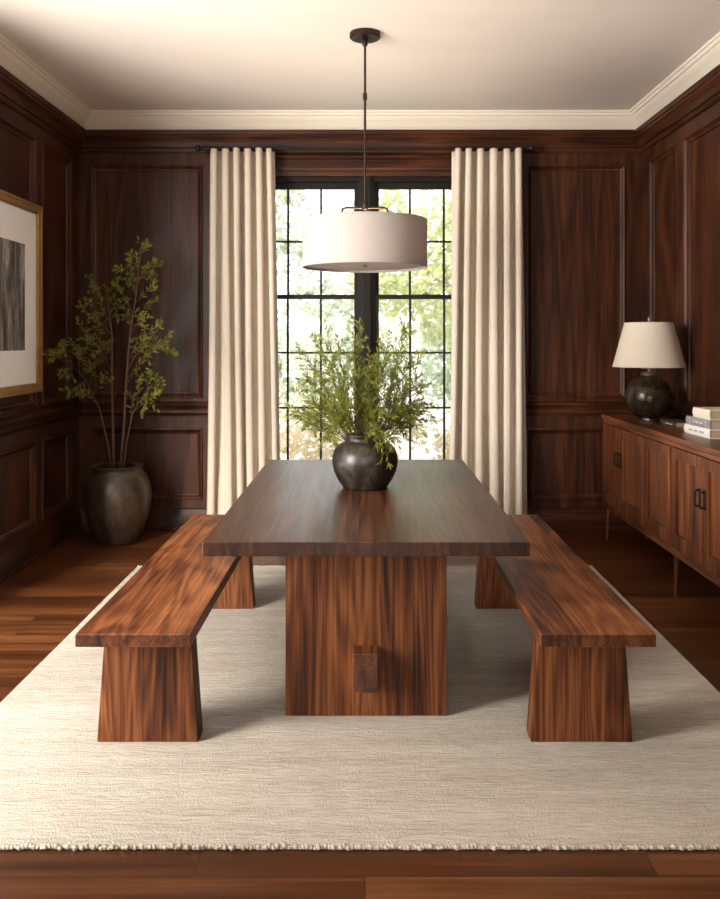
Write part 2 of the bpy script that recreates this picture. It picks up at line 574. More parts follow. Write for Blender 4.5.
UP, LO = (1.05, 2.88), (0.245, 0.79)
OPEN_B = (-0.90, 0.92, 0.42, 2.82)
pan_b = [(-2.17, -1.30, *UP), (-2.17, -1.30, *LO), (1.29, 2.055, *UP), (1.29, 2.055, *LO)]
panelled_wall('wall_back', Pb, XL, XR, pan_b, [OPEN_B])
spans = [(5.98, 6.55), (4.30, 5.84), (2.62, 4.16), (0.94, 2.48), (-0.74, 0.80)]
OPEN_L = (1.45, 4.48, 0.10, 2.90)
spl = [(5.98, 6.55), (4.66, 5.84)]
pan_l = [(*s, *q) for s in spl for q in (UP, LO)]
panelled_wall('wall_left', Pl, YR, YB, pan_l, [OPEN_L])
pan_r = [(*s, *q) for s in spans for q in (UP, LO)]
panelled_wall('wall_right', Pr, YR, YB, pan_r)
rw = MB()
OPEN_R = (-1.7, 1.1, 0.75, 1.98)  # unseen opening added for front light, head kept low against the sun
for c in grid_cells(XL, XR, 0.0, ZC, [OPEN_R]):
    pbox(rw, Pk, *c, -0.12, 0.0)
struct(rw.build('wall_rear', MT['panel']))

ZW = 3.152      # where wood ends and the white crown begins
CORNICE = [(2.985, 0.0), (2.985, 0.012), (3.000, 0.020), (3.018, 0.020), (3.024, 0.034), (3.055, 0.040), (3.084, 0.052), (3.098, 0.066),
           (3.114, 0.066), (3.118, 0.074), (ZW, 0.078), (ZW, 0.0)]
CROWN = [(ZW, 0.0), (ZW, 0.030), (3.165, 0.036), (3.173, 0.036), (3.181, 0.048), (3.199, 0.060), (3.219, 0.084), (3.237, 0.106), (3.249, 0.112),
         (3.255, 0.126), (3.271, 0.130), (3.275, 0.142), (ZC, 0.146), (ZC, 0.0)]
CHAIR = [(0.895, 0.0), (0.895, 0.010), (0.915, 0.014), (0.925, 0.026), (0.945, 0.022), (0.965, 0.030), (0.985, 0.044), (1.000, 0.046), (1.006, 0.034), (1.012, 0.0)]
BASE = [(0.0, 0.0), (0.0, 0.030), (0.020, 0.030), (0.028, 0.022), (0.125, 0.022), (0.140, 0.014), (0.158, 0.010), (0.165, 0.0)]
k = 0
for side, P, a, b, key in (('back', Pb, XL, XR, 'panel_h'), ('left', Pl, YR, YB, 'panel_y'), ('right', Pr, YR, YB, 'panel_y')):
    k += 1
    struct(MB().run(P, a, b, CORNICE).build('trim_%d' % k, MT[key], smooth=40))
    struct(MB().run(P, a, b, CROWN).build('trim_%d' % (k + 3), MT['crown'], smooth=40))
    cr = MB()
    if side == 'back':
        cr.run(P, XL, -1.02, CHAIR).run(P, 1.04, XR, CHAIR)
    elif side == 'left':
        cr.run(P, 4.60, YB, CHAIR)
    else:
        cr.run(P, a, b, CHAIR)
    struct(cr.build('trim_%d' % (k + 6), MT[key], smooth=40))
    struct(MB().run(P, 4.60 if side == 'left' else a, b, BASE).build('baseboard_%s' % side, MT[key], smooth=40))

# casing round the window bay: head with ledges, side boards, central post, stool
cs = MB()
cs.run(Pb, -1.02, 1.04, [(2.80, -0.04), (2.80, 0.014), (2.835, 0.018), (2.84, 0.032), (2.862, 0.036), (2.868, 0.018), (2.93, 0.016), (2.936, 0.034), (2.955, 0.044), (2.972, 0.030), (2.985, 0.012), (2.985, -0.04)])
for u in (-1.02, 0.92):
    pbox(cs, Pb, u, u + 0.12, 0.0, 2.81, -0.02, 0.018)
struct(cs.build('trim_10', MT['panel_h'], smooth=30))
ps = MB()
pbox(ps, Pb, -0.040, 0.065, 0.42, 2.81, -0.10, -0.020)
pbox(ps, Pb, -0.022, 0.047, 0.42, 2.81, -0.02, 0.000)
struct(ps.build('trim_11', MT['winframe'], bevel=0.004))
sl = MB()
pbox(sl, Pb, -1.04, 1.06, 0.385, 0.425, -0.14, 0.05)
struct(sl.build('trim_12', MT['panel_h'], bevel=0.006))


def sash_window(idx, x0, x1, mun):
    """Double-hung black window in the back wall between x0 and x1; mun = the muntin positions."""
    w = bpy.data.objects.new('window_%d' % idx, None)
    COL.objects.link(w)
    w.location = (0, YB + 0.085, 0)
    struct(w)
    z0, z1 = 0.425, 2.81
    gx0, gx1 = x0 + 0.062, x1 - 0.062
    gz0, gz1 = 0.52, 2.712
    zr = 1.846
    fr = MB()
    fr.box(x0, x0 + 0.03, -0.05, 0.06, z0, z1).box(x1 - 0.03, x1, -0.05, 0.06, z0, z1)
    fr.box(x0 + 0.03, x1 - 0.03, -0.05, 0.06, z1 - 0.045, z1).box(x0 + 0.03, x1 - 0.03, -0.05, 0.06, z0, z0 + 0.035)
    fr.build('window_frame', MT['winframe'], w, bevel=0.003)
    for nm, a, b, y in (('upper_sash', zr, gz1, 0.012), ('lower_sash', gz0, zr, -0.018)):
        s = MB()
        bot = a - (0.062 if nm == 'lower_sash' else 0.018)
        top = b + (0.055 if nm == 'upper_sash' else 0.018)
        s.box(gx0 - 0.034, gx0, y - 0.016, y + 0.016, bot, top).box(gx1, gx1 + 0.034, y - 0.016, y + 0.016, bot, top)
        s.box(gx0, gx1, y - 0.016, y + 0.016, bot, a + (0.0 if nm == 'lower_sash' else 0.018))
        s.box(gx0, gx1, y - 0.016, y + 0.016, b - (0.018 if nm == 'lower_sash' else 0.0), top)
        sash = s.build(nm, MT['winframe'], w, bevel=0.002)
        rows = [2.291] if nm == 'upper_sash' else [1.398, 0.957]
        mm = MB()
        for x in mun:
            mm.box(x - 0.009, x + 0.009, y - 0.011, y + 0.011, a, b)
        for z in rows:
            mm.box(gx0, gx1, y - 0.010, y + 0.010, z - 0.008, z + 0.008)
        mm.build('muntin', MT['winframe'], sash)
        MB().box(gx0 - 0.01, gx1 + 0.01, y - 0.002, y + 0.002, a - 0.01, b + 0.01).build('glass_pane', MT['glass'], sash)
        if nm == 'lower_sash':
            lk = MB().box((gx0 + gx1) / 2 - 0.03, (gx0 + gx1) / 2 + 0.03, y - 0.016, y + 0.014, zr + 0.018, zr + 0.030)
            lk.box((gx0 + gx1) / 2 - 0.012, (gx0 + gx1) / 2 + 0.012, y - 0.022, y + 0.010, zr + 0.030, zr + 0.042)
            lk.build('sash_lock', MT['nickel'], sash, bevel=0.003)
    return w


S = F / 6.83
sash_window(1, -0.90, -0.025, [(288 - 365) / S, (321 - 365) / S])
sash_window(2, 0.050, 0.92, [(410 - 365) / S, (444 - 365) / S])

# the big window in the left wall beside the camera (light source side, outside the frame)
cw = MB().rect_sweep(Pl, OPEN_L[0] - 0.11, OPEN_L[1] + 0.08, OPEN_L[2] - 0.08, OPEN_L[3] + 0.11, [(0.0, 0.0), (0.0, 0.018), (0.06, 0.022), (0.075, 0.014), (0.08, -0.05)])
struct(cw.build('trim_13', MT['panel'], smooth=30))
w3 = bpy.data.objects.new('window_3', None)
COL.objects.link(w3)
struct(w3)
fr = MB()
y0, y1, z0, z1 = OPEN_L
xo = XL - 0.10
for a, b in ((y0, y0 + 0.06), (y1 - 0.06, y1), ((y0 + y1) / 2 - 0.04, (y0 + y1) / 2 + 0.04)):
    fr.box(xo - 0.04, xo + 0.04, a, b, z0, z1)
fr.box(xo - 0.04, xo + 0.04, y0 + 0.06, y1 - 0.06, z0, z0 + 0.06).box(xo - 0.04, xo + 0.04, y0 + 0.06, y1 - 0.06, z1 - 0.06, z1)
fr.build('window_frame', MT['winframe'], w3)
MB().box(xo - 0.003, xo + 0.003, y0 + 0.05, y1 - 0.05, z0 + 0.05, z1 - 0.05).build('glass_pane', MT['glass'], w3)

w4 = bpy.data.objects.new('window_4', None)  # unseen window put in to carry the front light
COL.objects.link(w4)
struct(w4)
fr = MB()
a0, a1, z0, z1 = OPEN_R
yo = YR - 0.07
for a, b in ((a0, a0 + 0.06), (a1 - 0.06, a1), ((a0 + a1) / 2 - 0.04, (a0 + a1) / 2 + 0.04)):
    fr.box(a, b, yo - 0.04, yo + 0.04, z0, z1)
fr.box(a0 + 0.06, a1 - 0.06, yo - 0.04, yo + 0.04, z0, z0 + 0.06).box(a0 + 0.06, a1 - 0.06, yo - 0.04, yo + 0.04, z1 - 0.06, z1)
fr.build('window_frame', MT['winframe'], w4)
MB().box(a0 + 0.05, a1 - 0.05, yo - 0.003, yo + 0.003, z0 + 0.05, z1 - 0.05).build('glass_pane', MT['glass'], w4)

# ------------------------------------------------------------------ rug
RT = 0.012
rug = thing('area_rug', 'cream woven wool rug under the dining table and benches', 'rug', (0, 4.045, 0))
RX, RY = 1.496, 1.545
r_ = MB()
nx, ny = 60, 60
vs, fs = [], []
for j in range(ny + 1):
    for i in range(nx + 1):
        x = -RX + 2 * RX * i / nx
        y = -RY + 2 * RY * j / ny
        z = RT + 0.0006 * math.sin(x * 23 + y * 5) + 0.0005 * math.sin(y * 31)
        vs.append((x, y, z))
for j in range(ny):
    for i in range(nx):
        q = j * (nx + 1) + i
        fs.append((q, q + 1, q + nx + 2, q + nx + 1))
r_.add(vs, fs)
r_.box(-RX, RX, -RY, RY, 0.002, RT - 0.002)
r_.build('woven_field', MT['rug'], rug, smooth=60)
e = MB()


def edge_run(a, b, seed):
    rr = random.Random(seed)
    a, b = Vector(a), Vector(b)
    n = int((b - a).length / 0.011)
    d = (b - a).normalized()
    side = Vector((d.y, -d.x, 0))
    for i in range(n):
        p = a.lerp(b, (i + 0.5) / n)
        s = 0.0065 + rr.uniform(-0.0015, 0.002)
        p = p + side * rr.uniform(-0.003, 0.004) + Vector((0, 0, rr.uniform(-0.0015, 0.002)))
        t = d * 0.0075 + side * rr.uniform(0.002, 0.006)
        pts = [p - t, p - t * 0.45 + Vector((0, 0, s * 0.25)), p + t * 0.45 + Vector((0, 0, s * 0.25)), p + t]
        e.tube(pts, [s * 0.45, s, s, s * 0.45], 6)


edge_run((-RX, -RY, 0.0072), (RX, -RY, 0.0072), 1)
e.build('bound_edge', MT['rug'], rug, smooth=180)
e = MB()
edge_run((RX, RY, 0.0072), (-RX, RY, 0.0072), 2)
e.build('bound_edge', MT['rug'], rug, smooth=180)

# ------------------------------------------------------------------ dining table
tb = thing('dining_table', 'long thick-topped walnut dining table with broad slab legs on the rug', 'table', (0.004, 4.175, RT))
H = 0.762 - RT
MB().box(-0.598, 0.598, -1.075, 1.075, H - 0.052, H).build('tabletop', MT['table_top'], tb, bevel=0.004)
for y in (-0.811, 0.72):
    MB().box(-0.319, 0.319, y, y + 0.09, 0.0, H - 0.052).build('leg', MT['table_leg'], tb, bevel=0.003)
MB().box(-0.055, 0.055, -0.721, 0.72, 0.130, 0.280).build('stretcher', MT['table_block'], tb, bevel=0.002)
MB().box(-0.052, 0.048, -0.905, -0.811, 0.130, 0.280).build('tenon_block', MT['table_block'], tb, bevel=0.004)

# ------------------------------------------------------------------ benches
def make_bench(label, x, off):
    b = thing('dining_bench', label, 'bench', (x, 4.03, RT), group='benches along the dining table')
    h = 0.462 - RT
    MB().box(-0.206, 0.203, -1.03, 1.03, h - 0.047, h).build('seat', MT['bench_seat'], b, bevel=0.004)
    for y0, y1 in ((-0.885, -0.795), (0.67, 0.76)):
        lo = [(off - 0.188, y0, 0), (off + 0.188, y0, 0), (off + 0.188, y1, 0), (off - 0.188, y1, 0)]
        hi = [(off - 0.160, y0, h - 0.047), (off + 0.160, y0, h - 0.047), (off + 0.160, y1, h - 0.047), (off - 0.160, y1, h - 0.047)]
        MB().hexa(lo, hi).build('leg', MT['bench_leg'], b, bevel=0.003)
    return b


make_bench('walnut slab bench on the side of the table nearer the potted tree and framed print', -0.818, 0.014)
make_bench('walnut slab bench on the side of the table nearer the sideboard', 0.826, -0.024)

# ------------------------------------------------------------------ leaves and branches
def leaf(mb, p, d, L, W, rnd, fold=0.25):
    d = d.normalized()
    r = Vector((rnd.uniform(-1, 1), rnd.uniform(-1, 1), rnd.uniform(-0.3, 1)))
    s = d.cross(r)
    if s.length < 1e-3:
        s = d.orthogonal()
    s.normalize()
    n = s.cross(d)
    tip = p + d * L - n * L * rnd.uniform(0.0, 0.18)
    m1 = p + d * L * 0.34
    m2 = p + d * L * 0.68 - n * L * 0.04
    vs = [p, m1 + s * W * 0.42 + n * W * fold, m1, m1 - s * W * 0.42 + n * W * fold,
          m2 + s * W * 0.40 + n * W * fold, m2, m2 - s * W * 0.40 + n * W * fold, tip]
    mb.add(vs, [(0, 2, 1), (0, 3, 2), (1, 2, 5, 4), (2, 3, 6, 5), (4, 5, 7), (5, 6, 7)])


def curve(p0, p1, sag, n, rnd, wob):
    p0, p1 = Vector(p0), Vector(p1)
    L = (p1 - p0).length
    out = []
    for i in range(n + 1):
        t = i / n
        q = p0.lerp(p1, t) + Vector((0, 0, sag * L * 4 * t * (1 - t)))
        if 0 < i < n:
            q += Vector((rnd.uniform(-1, 1), rnd.uniform(-1, 1), rnd.uniform(-1, 1))) * wob * L
        out.append(q)
    return out


def at_len(pts, t):
    f = t * (len(pts) - 1)
    i = min(int(f), len(pts) - 2)
    q = pts[i].lerp(pts[i + 1], f - i)
    return q, (pts[i + 1] - pts[i]).normalized()


def leafy_twig(st, lf, pts, r0, L, W, gap, rnd, start=0.2, spread=0.9, tipn=4, th=0.7):
    st.tube(pts, [r0 * (1 - 0.75 * i / (len(pts) - 1)) for i in range(len(pts))], 5)
    length = sum((pts[i + 1] - pts[i]).length for i in range(len(pts) - 1))
    n = max(2, int(length * (1 - start) / gap))
    for i in range(n):
        q, d = at_len(pts, start + (1 - start) * (i + rnd.random() * 0.6) / n)
        for _ in range(2):
            side = d.cross(Vector((rnd.uniform(-1, 1), rnd.uniform(-1, 1), rnd.uniform(-1, 1))))
            if side.length < 0.05:
                continue
            dd = d * th + side.normalized() * spread
            leaf(lf, q, dd, L * rnd.uniform(0.65, 1.1), W * rnd.uniform(0.8, 1.15), rnd)
    for _ in range(tipn):
        q, d = pts[-1], (pts[-1] - pts[-2]).normalized()
        side = Vector((rnd.uniform(-1, 1), rnd.uniform(-1, 1), rnd.uniform(-1, 1)))
        leaf(lf, q, d + side * 0.55, L * rnd.uniform(0.7, 1.05), W, rnd)


# vase with its bouquet of branches
VX, VY, VZ = 0.0, 4.255, 0.762
vz = MB()
prof = [(0.100, 0.0), (0.110, 0.004), (0.118, 0.016), (0.138, 0.045), (0.157, 0.088), (0.165, 0.130), (0.163, 0.165), (0.150, 0.198), (0.126, 0.221), (0.104, 0.230),
        (0.097, 0.238), (0.097, 0.252), (0.102, 0.260), (0.102, 0.267), (0.094, 0.268), (0.088, 0.262), (0.086, 0.240), (0.11, 0.220), (0.136, 0.195), (0.148, 0.150), (0.128, 0.06), (0.09, 0.025)]
vase = vz.lathe(prof, 64).build('vase', MT['vase'], smooth=50, loc=(VX, VY, VZ))
tag(vase, 'squat round dark bronze vase standing on the dining table', 'vase')
bq = thing('branch_bouquet', 'airy spray of small-leaved green branches standing in the dark table vase', 'branches', (VX, VY, VZ))
st, lf = MB(), MB()
rv = random.Random(21)
s4 = F / VY
tips = [(-76, 18), (-70, 45), (-78, 28), (-62, 66), (-66, 88), (-56, 55), (-52, 100), (-43, 86), (-40, 112), (-34, 72), (-28, 95), (-24, 60), (-16, 82), (-12, 114), (-6, 110), (-2, 70), (4, 86), (9, 60),
        (14, 92), (20, 78), (25, 100), (30, 64), (36, 88), (42, 106), (48, 114), (50, 80), (56, 62), (58, 84), (62, 48), (66, 30), (70, 14), (54, 36), (44, 50), (-48, 34), (-40, 48), (-30, 40), (32, 40), (20, 50),
        (-46, -14), (-40, 2), (24, -24), (16, -8), (34, 0), (-20, 30), (8, 36), (-8, 44), (46, 10), (-60, 8), (58, 4)]
tips += [(rv.uniform(-58, 58), rv.uniform(8, 42)) for _ in range(16)]
for i, (dx, dy) in enumerate(tips):
    spread = math.hypot(dx, dy) / s4
    yy = rv.uniform(-0.22, 0.20) if abs(dx) < 45 else rv.uniform(-0.12, 0.12)
    if dy < 10 and abs(dx) < 40:
        yy = -0.17
    sc = (VY + yy) / VY
    base_z = 0.250
    tip = Vector((dx / s4 * sc, yy, base_z + dy / s4 * sc + 0.012))
    a = math.atan2(tip.y, tip.x)
    p0 = Vector((math.cos(a) * 0.05 * min(1, spread * 3), math.sin(a) * 0.05 * min(1, spread * 3), base_z - 0.06))
    mid = Vector((math.cos(a) * 0.075, math.sin(a) * 0.075, base_z + 0.035)) if dy < 15 else None
    if mid is not None:
        arc = mid.lerp(tip, 0.45) + Vector((0, 0, 0.10 if dy > -5 else 0.07))
        pts = [p0, mid, mid.lerp(arc, 0.6) + Vector((0, 0, 0.012)), arc, arc.lerp(tip, 0.5) + Vector((0, 0, 0.015)), tip]
    else:
        pts = curve(p0, tip, 0.05 if abs(dx) > 45 else 0.02, 7, rv, 0.012)
    leafy_twig(st, lf, pts, 0.0028, 0.036, 0.0068, 0.0120, rv, start=0.32, spread=0.72, th=0.8)
    for k in range(rv.randint(4, 7)):
        t = rv.uniform(0.42, 0.9)
        q, d = at_len(pts, t)
        side = d.cross(Vector((rv.uniform(-1, 1), rv.uniform(-1, 1), rv.uniform(-1, 1)))).normalized()
        L = rv.uniform(0.05, 0.13) * (1.15 - t * 0.5)
        tp = q + (d * 0.75 + side * 0.75).normalized() * L
        leafy_twig(st, lf, curve(q, tp, 0.04, 3, rv, 0.02), 0.0014, 0.033, 0.0064, 0.0110, rv, start=0.10, spread=0.72, th=0.8)
st.build('twig', MT['twig'], bq, smooth=180)
lf.build('foliage', MT['leaf_vase'], bq)

# planter with its small tree
PX, PY = -1.835, 6.31
pt = thing('potted_tree', 'slender leafy tree in a tall dark glazed pot in the panelled corner', 'potted plant', (PX, PY, 0))
prof = [(0.122, 0.0), (0.134, 0.004), (0.150, 0.030), (0.184, 0.090), (0.217, 0.175), (0.239, 0.265), (0.247, 0.345), (0.243, 0.405), (0.228, 0.460), (0.205, 0.503), (0.186, 0.528), (0.178, 0.538),
        (0.179, 0.552), (0.186, 0.560), (0.186, 0.570), (0.176, 0.574), (0.166, 0.568), (0.164, 0.54), (0.19, 0.50), (0.2, 0.47)]
pot = MB().lathe(prof, 64, cap=False).add([(0.122 * math.cos(2 * PI * k / 64), 0.122 * math.sin(2 * PI * k / 64), 0.0) for k in range(64)], [tuple(reversed(range(64)))])
pot.build('pot', MT['pot'], pt, smooth=50)
MB().lathe([(0.188, 0.488), (0.188, 0.506), (0.12, 0.515), (0.02, 0.518)], 40).build('soil', MT['soil'], pt, smooth=180)
rt = random.Random(5)
s6 = F / PY
tlf = MB()


def ppos(px, py, y=0.0):
    if px < 360:
        y = min(y, 2.15 * F / (365 - px) - PY)
    sc = (PY + y) / F
    return Vector(((px - 365) * sc - PX, y, EYE + (340 - py) * sc))


trunks = [([(114, 468), (113, 430), (112, 385), (112, 335), (108, 300), (104, 282)], 0.010, 0.02),
          ([(120, 468), (124, 425), (126, 385), (130, 335), (136, 295), (141, 250)], 0.011, -0.03),
          ([(113, 468), (107, 440), (100, 410), (86, 380), (72, 365), (58, 358)], 0.0065, 0.04),
          ([(123, 466), (127, 440), (133, 412), (143, 396), (152, 385)], 0.0060, -0.06)]
tr_pts = []
for pts2, r, y in trunks:
    pts = []
    for i, (px, py) in enumerate(pts2):
        pts.append(ppos(px, py, y * i / 3.0))
    pts[0].z = 0.50
    mb = MB().tube(pts, [r * (1 - 0.72 * i / (len(pts) - 1)) for i in range(len(pts))], 8)
    mb.build('stem', MT['bark'], pt, smooth=180)
    tr_pts.append(pts)
tw = MB()
# (trunk, t along it, tip pixel, depth)
tw_tips = [(0, .45, (78, 322), .05), (0, .5, (70, 345), -.05), (0, .6, (80, 308), .0), (0, .62, (92, 283), .06), (0, .7, (90, 340), -.12), (0, .75, (98, 318), -.1), (0, .8, (120, 300), .1), (0, .85, (112, 288), -.04),
           (0, .95, (98, 288), .0), (0, .9, (118, 318), .0), (0, .55, (96, 355), -.1), (0, .5, (104, 345), .12), (0, .4, (92, 372), .05),
           (1, .45, (158, 322), -.05), (1, .5, (165, 345), .05), (1, .6, (155, 300), .1), (1, .65, (150, 330), -.1), (1, .7, (120, 290), -.06), (1, .75, (152, 288), .0), (1, .8, (130, 262), .05), (1, .85, (147, 272), -.05),
           (1, .9, (136, 258), .03), (1, .95, (143, 247), .0), (1, .92, (158, 266), .04), (1, .7, (140, 318), -.12), (1, .55, (170, 352), .0), (1, .4, (150, 350), .08), (1, .42, (168, 338), -.08), (1, .6, (128, 312), .12),
           (1, .5, (142, 345), -.1), (1, .8, (126, 280), .08), (1, .86, (124, 270), -.1), (1, .88, (154, 280), .08),
           (2, .45, (85, 392), .0), (2, .6, (70, 396), .05), (2, .75, (62, 350), -.05), (2, .85, (52, 352), .05), (2, .95, (50, 360), .0), (2, .7, (78, 356), .08), (2, .8, (66, 376), .0), (2, .55, (96, 362), -.05), (2, .65, (84, 352), .05), (2, .5, (110, 378), -.08),
           (3, .5, (152, 398), .0), (3, .7, (160, 382), .05), (3, .85, (150, 376), -.05), (3, .95, (158, 390), .0), (3, .6, (140, 380), .04), (3, .8, (146, 404), .02), (3, .4, (132, 400), .05)]
for (ti, t, tip, y) in tw_tips:
    q, d = at_len(tr_pts[ti], t)
    tp = ppos(tip[0], tip[1], max(-0.3, min(0.25, q.y + y * 1.4)))
    pts = curve(q, tp, 0.05, 5, rt, 0.02)
    leafy_twig(tw, tlf, pts, 0.0035, 0.050, 0.0130, 0.024, rt, start=0.35, spread=0.75, tipn=5)
    for k in range(rt.randint(2, 5)):
        tt = rt.uniform(0.45, 0.95)
        q2, d2 = at_len(pts, tt)
        side = Vector((rt.uniform(-1, 1), rt.uniform(-1, 1), rt.uniform(-0.3, 1))).normalized()
        tp2 = q2 + (d2 + side * 0.9).normalized() * rt.uniform(0.05, 0.11)
        leafy_twig(tw, tlf, curve(q2, tp2, 0.04, 3, rt, 0.02), 0.002, 0.046, 0.0120, 0.021, rt, start=0.3, spread=0.75, tipn=4)
tw.build('twig', MT['bark'], pt, smooth=180)
tlf.build('foliage', MT['leaf_tree'], pt)

# ------------------------------------------------------------------ curtains and rod
YC = 6.615
sC = F / YC
rod = thing('curtain_rod', 'black iron curtain rod with ball finials above the window', 'curtain rod', (0, YC, 2.992))
xa, xb = (203 - 365) / sC, (527 - 365) / sC
MB().tube([(xa, 0, 0), (xb, 0, 0)], 0.011, 12).build('rod', MT['iron'], rod, smooth=40)
for s, x in ((-1, xa), (1, xb)):
    prof = [(0.011, 0.0), (0.018, 0.004), (0.018, 0.010), (0.012, 0.014), (0.020, 0.022), (0.026, 0.034), (0.024, 0.046), (0.014, 0.056), (0.002, 0.060)]
    f = MB().lathe(prof, 20)
    f.v = [(x + s * p[2], p[0], p[1]) for p in f.v]
    f.build('finial', MT['iron'], rod, smooth=60)
    bx = x - s * 0.03
    b = MB().tube([(bx, 0.0, -0.012), (bx, 0.06, -0.014), (bx, YB - YC + 0.0, -0.014)], 0.008, 8)
    b.box(bx - 0.02, bx + 0.02, YB - YC - 0.012, YB - YC, -0.05, 0.025)
    b.build('bracket', MT['iron'], rod)


def curtain(label, xt0, xt1, xb0, xb1, seed, folds):
    rc = random.Random(seed)
    c = thing('curtain', label, 'curtain', ((xt0 + xt1) / 2, YC, 0.012), group='linen curtains at the window')
    cx = (xt0 + xt1) / 2
    n, mz = folds * 16, 40
    ztop = 2.980 - 0.012
    ph = [rc.uniform(-0.5, 0.5) for _ in range(folds + 2)]
    am = [rc.uniform(0.65, 1.25) for _ in range(folds + 2)]
    wd_ = [rc.uniform(0.65, 1.35) for _ in range(folds)]
    cum = [0.0]
    for q in wd_:
        cum.append(cum[-1] + q / sum(wd_))
    vs, fs = [], []
    for j in range(mz + 1):
        t = j / mz
        z = ztop * t
        x0, x1 = xb0 + (xt0 - xb0) * t ** 0.8, xb1 + (xt1 - xb1) * t ** 0.8
        for i in range(n + 1):
            u = i / n
            fu = u * folds
            k0 = min(int(fu), folds - 1)
            uw = cum[k0] + (cum[k0 + 1] - cum[k0]) * (fu - k0)
            u = u * t ** 1.5 * 0.5 + uw * (1 - t ** 1.5 * 0.5)
            k = int(min(fu, folds - 1e-6))
            a = 0.064 * am[k] * (0.78 + 0.22 * t) * (1 + 0.25 * (1 - t) * math.sin(k * 2.1 + seed))
            w = 2 * PI * (fu + 0.18 * (1 - t) * math.sin(1.3 * k + seed))
            y = a * math.cos(w)
            y = a * math.copysign(abs(math.cos(w)) ** 0.8, math.cos(w))
            xx = x0 + (x1 - x0) * u + 0.012 * math.sin(2 * w) + 0.006 * (1 - t) * math.sin(3 * t + k)
            y += 0.010 * math.sin(2.2 * t * PI + k * 1.7 + seed) * (1 - t)
            vs.append((xx - cx, y, z))
    for j in range(mz):
        for i in range(n):
            q = j * (n + 1) + i
            fs.append((q, q + 1, q + n + 2, q + n + 1))
    o = MB().add(vs, fs).build('drape', MT['linen'], c, smooth=180)
    sd = o.modifiers.new('cloth', 'SOLIDIFY')
    sd.thickness = 0.003
    for k in range(folds + 1):
        x = xt0 + (xt1 - xt0) * min(max(k / folds, 0.02), 0.98) - cx
        pts = [(x, 0.0195 * math.cos(a), 2.992 - 0.012 + 0.0195 * math.sin(a) - 0.004) for a in [2 * PI * q / 16 for q in range(17)]]
        MB().tube(pts, 0.003, 6, closed_caps=False).build('curtain_ring', MT['iron'], c, smooth=180)
    return c


curtain('cream linen curtain hanging beside the potted tree', (209 - 365) / sC, (274 - 365) / sC, (205 - 365) / sC, (282 - 365) / sC, 3, 6)
curtain('cream linen curtain hanging on the sideboard side of the window', (452.5 - 365) / sC, (523 - 365) / sC, (447 - 365) / sC, (527 - 365) / sC, 8, 6)

# ------------------------------------------------------------------ pendant
DP = 4.95
pd = thing('pendant_lamp', 'white drum shade pendant hanging on a black rod over the dining table', 'pendant light', (0.0, DP, 0))
MB().lathe([(0.088, ZC), (0.090, ZC - 0.004), (0.090, ZC - 0.026), (0.084, ZC - 0.032), (0.020, ZC - 0.034)], 40).build('canopy', MT['bronze'], pd, smooth=40)
MB().lathe([(0.007, 2.23), (0.007, ZC - 0.034)], 14).build('rod', MT['bronze'], pd, smooth=40)
MB().lathe([(0.008, 2.895), (0.013, 2.90), (0.013, 2.935), (0.008, 2.94)], 16).build('coupling', MT['bronze'], pd, smooth=40)
MB().lathe([(0.012, ZC - 0.075), (0.016, ZC - 0.07), (0.016, ZC - 0.04), (0.012, ZC - 0.034)], 16).build('coupling', MT['bronze'], pd, smooth=40)
yk = MB()
R, ZB_, ZT_ = 0.362, 1.923, 2.192
yk.tube([(-0.135, 0, 2.20), (-0.135, 0, 2.245), (-0.128, 0, 2.262), (-0.11, 0, 2.270), (0.11, 0, 2.270), (0.128, 0, 2.262), (0.135, 0, 2.245), (0.135, 0, 2.20)], 0.007, 8)
yk.lathe([(0.012, 2.255), (0.018, 2.26), (0.018, 2.30), (0.009, 2.315)], 16)
yk.tube([(0, 0, 2.26), (0, 0, 2.10)], 0.006, 8)
for a in range(3):
    c, s = math.cos(a * 2 * PI / 3 + 0.5), math.sin(a * 2 * PI / 3 + 0.5)
    yk.tube([(0, 0, 2.20), (c * R, s * R, 2.197)], 0.004, 6)
yk.tube([(-0.135, 0, 2.20), (0.135, 0, 2.20)], 0.004, 6)
yk.build('yoke', MT['bronze'], pd, smooth=60)
sh = MB().lathe([(R, ZB_), (R, ZT_), (R - 0.003, ZT_), (R - 0.003, ZB_), (R, ZB_)], 96, cap=False)
shade = sh.build('shade', MT['shade'], pd, smooth=40)
for z in (ZB_, ZT_):
    MB().tube([(R * math.cos(2 * PI * k / 72), R * math.sin(2 * PI * k / 72), z) for k in range(73)], 0.0032, 6, closed_caps=False).build('rim', MT['shade'], shade, smooth=180)
MB().lathe([(0.0, ZB_ + 0.012), (R - 0.004, ZB_ + 0.012), (R - 0.004, ZB_ + 0.016), (0.0, ZB_ + 0.016)], 72, cap=False).build('diffuser', MT['shade'], pd, smooth=40)
MB().lathe([(0.002, ZB_ - 0.006), (0.011, ZB_ - 0.002), (0.012, ZB_ + 0.006), (0.006, ZB_ + 0.012)], 16).build('finial', MT['nickel'], pd, smooth=60)
MB().lathe([(0.014, 2.10), (0.03, 2.085), (0.034, 2.05), (0.02, 2.01), (0.004, 2.0)], 20).build('bulb', MT['mat'], pd, smooth=60)

